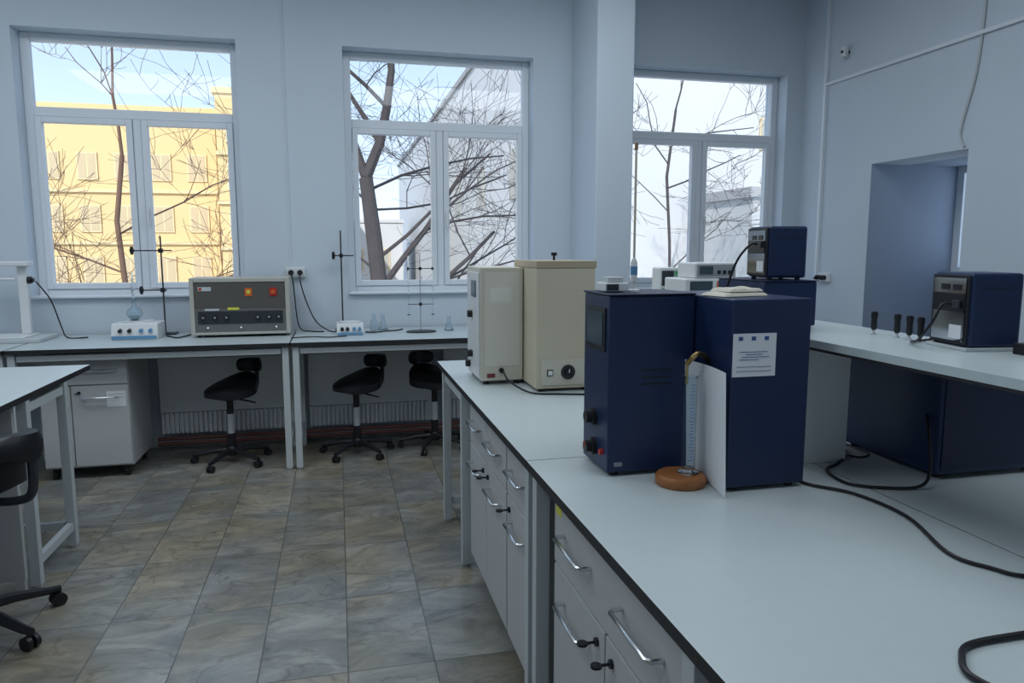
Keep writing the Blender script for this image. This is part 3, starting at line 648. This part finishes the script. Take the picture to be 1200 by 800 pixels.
def tree(label,x,y,trunk,seed,r,limbs,L,depth,m,lean=(0,0),kk=(2,3,3),top=1,wob=.05):
    rng=random.Random(seed); mb=MB(); P=[]; R=[]
    n=8
    for i in range(n+1):
        t=i/n; P.append(Vector((x+lean[0]*t+rng.gauss(0,wob)*t,y+lean[1]*t,GR+(trunk-GR)*t))); R.append(r*(1.25-.55*t)*(1+rng.gauss(0,.05)))
    mb.tube(P,R,12,cap=False)
    for (z,dx,dy,dz,rr) in limbs:
        t=(z-GR)/(trunk-GR); i=min(n-1,int(t*n)); f=t*n-i
        b=P[i].lerp(P[i+1],f); grow(mb,b,Vector((dx,dy,dz)),L,rr,depth,rng,kk=kk)
    if top==1: grow(mb,P[-1],Vector((.1,0,1)),L*.8,R[-1]*.9,depth,rng,kk=kk)
    else:
        grow(mb,P[-1],Vector((.28,0,1)),L*.95,R[-1]*.85,depth,rng,kk=kk,up=.5)
        grow(mb,P[-1],Vector((-.22,.1,1)),L*.95,R[-1]*.70,depth,rng,kk=kk,up=.5)
    return solo('bare_tree',label,'tree',mb,m,smooth=False)
tree('large forked bare tree with thick dark trunk outside the window',.72,12,2.7,3,.17,[(.9,.9,.1,.75,.06),(1.4,.95,-.1,.5,.035),(2.3,-.8,.1,.7,.03),(.4,.85,.3,.8,.06),(1.2,-.7,.3,.5,.025),(.0,.9,0,.35,.03),(2.2,.9,.2,.25,.025),(2.5,.9,0,.6,.03)],2.5,4,BARK,kk=(2,3,4),top=2,wob=.09,lean=(-.12,0))
tree('bare tree with many brown twigs before the yellow block',-3.3,12.5,3.0,11,.05,[(0,-.8,0,.7,.025),(.5,.8,.1,.6,.025),(1.2,-.9,.2,.5,.02),(1.8,.9,-.1,.4,.02),(-.6,.8,0,.6,.022),(-.5,-.9,0,.4,.022),(-.2,.9,.1,.25,.022)],2.2,4,BARK2,kk=(2,3,4))
tree('slim bare tree with spreading branches beside the white building',5.6,11.6,3.9,31,.03,[(2.6,.9,.1,.3,.018),(3.3,.9,0,.1,.018),(2.2,-.7,0,.5,.014),(1.2,.6,0,.6,.014),(3.0,-.8,0,.5,.016)],1.5,4,BARK,kk=(2,3,3))
# ---------------------------------------------------------------- lights
wd=bpy.data.worlds.new('World'); scene.world=wd; wd.use_nodes=True; nt=wd.node_tree; bg=nt.nodes['Background']
tc=nt.nodes.new('ShaderNodeTexCoord'); sp=nt.nodes.new('ShaderNodeSeparateXYZ'); cr=nt.nodes.new('ShaderNodeValToRGB')
nt.links.new(tc.outputs['Generated'],sp.inputs[0]); nt.links.new(sp.outputs['Z'],cr.inputs[0]); nt.links.new(cr.outputs[0],bg.inputs['Color'])
cr.color_ramp.elements[0].color=(.62,.73,.84,1); cr.color_ramp.elements[1].color=(.34,.45,.61,1); cr.color_ramp.elements[1].position=.26
bg.inputs['Strength'].default_value=2.05
s=bpy.data.lights.new('Sun','SUN'); s.energy=4.4; s.angle=.01; s.color=(1,.94,.84)
so=bpy.data.objects.new('Sun',s); COL.objects.link(so); so.rotation_euler=(math.radians(58),0,math.radians(-25))
def area(x,y,z,sx,sy,P,col,rot=(0,0,0)):  # added fill panel below the ceiling, out of view, brightens the room; no real fixture
    l=bpy.data.lights.new('ambient_fill','AREA'); l.shape='RECTANGLE'; l.size=sx; l.size_y=sy; l.energy=P; l.color=col
    o=bpy.data.objects.new('ambient_fill',l); COL.objects.link(o); o.location=(x,y,z); o.rotation_euler=rot
for (x,y,P) in((-2.2,3.9,46),(1.2,3.9,44),(-2,1.2,30),(1.8,1.2,30)): area(x,y,3.86,2.6,1.4,P,(.84,.92,1))
# ---------------------------------------------------------------- camera
cd=bpy.data.cameras.new('Camera'); cam=bpy.data.objects.new('Camera',cd); COL.objects.link(cam)
cam.location=(0,0,1.57); cd.lens=25.5; cd.sensor_width=36; cd.clip_start=.05; cd.clip_end=300
cam.rotation_euler=(math.radians(90-7.24),0,math.radians(-13.46))
scene.camera=cam
scene.view_settings.view_transform='Standard'
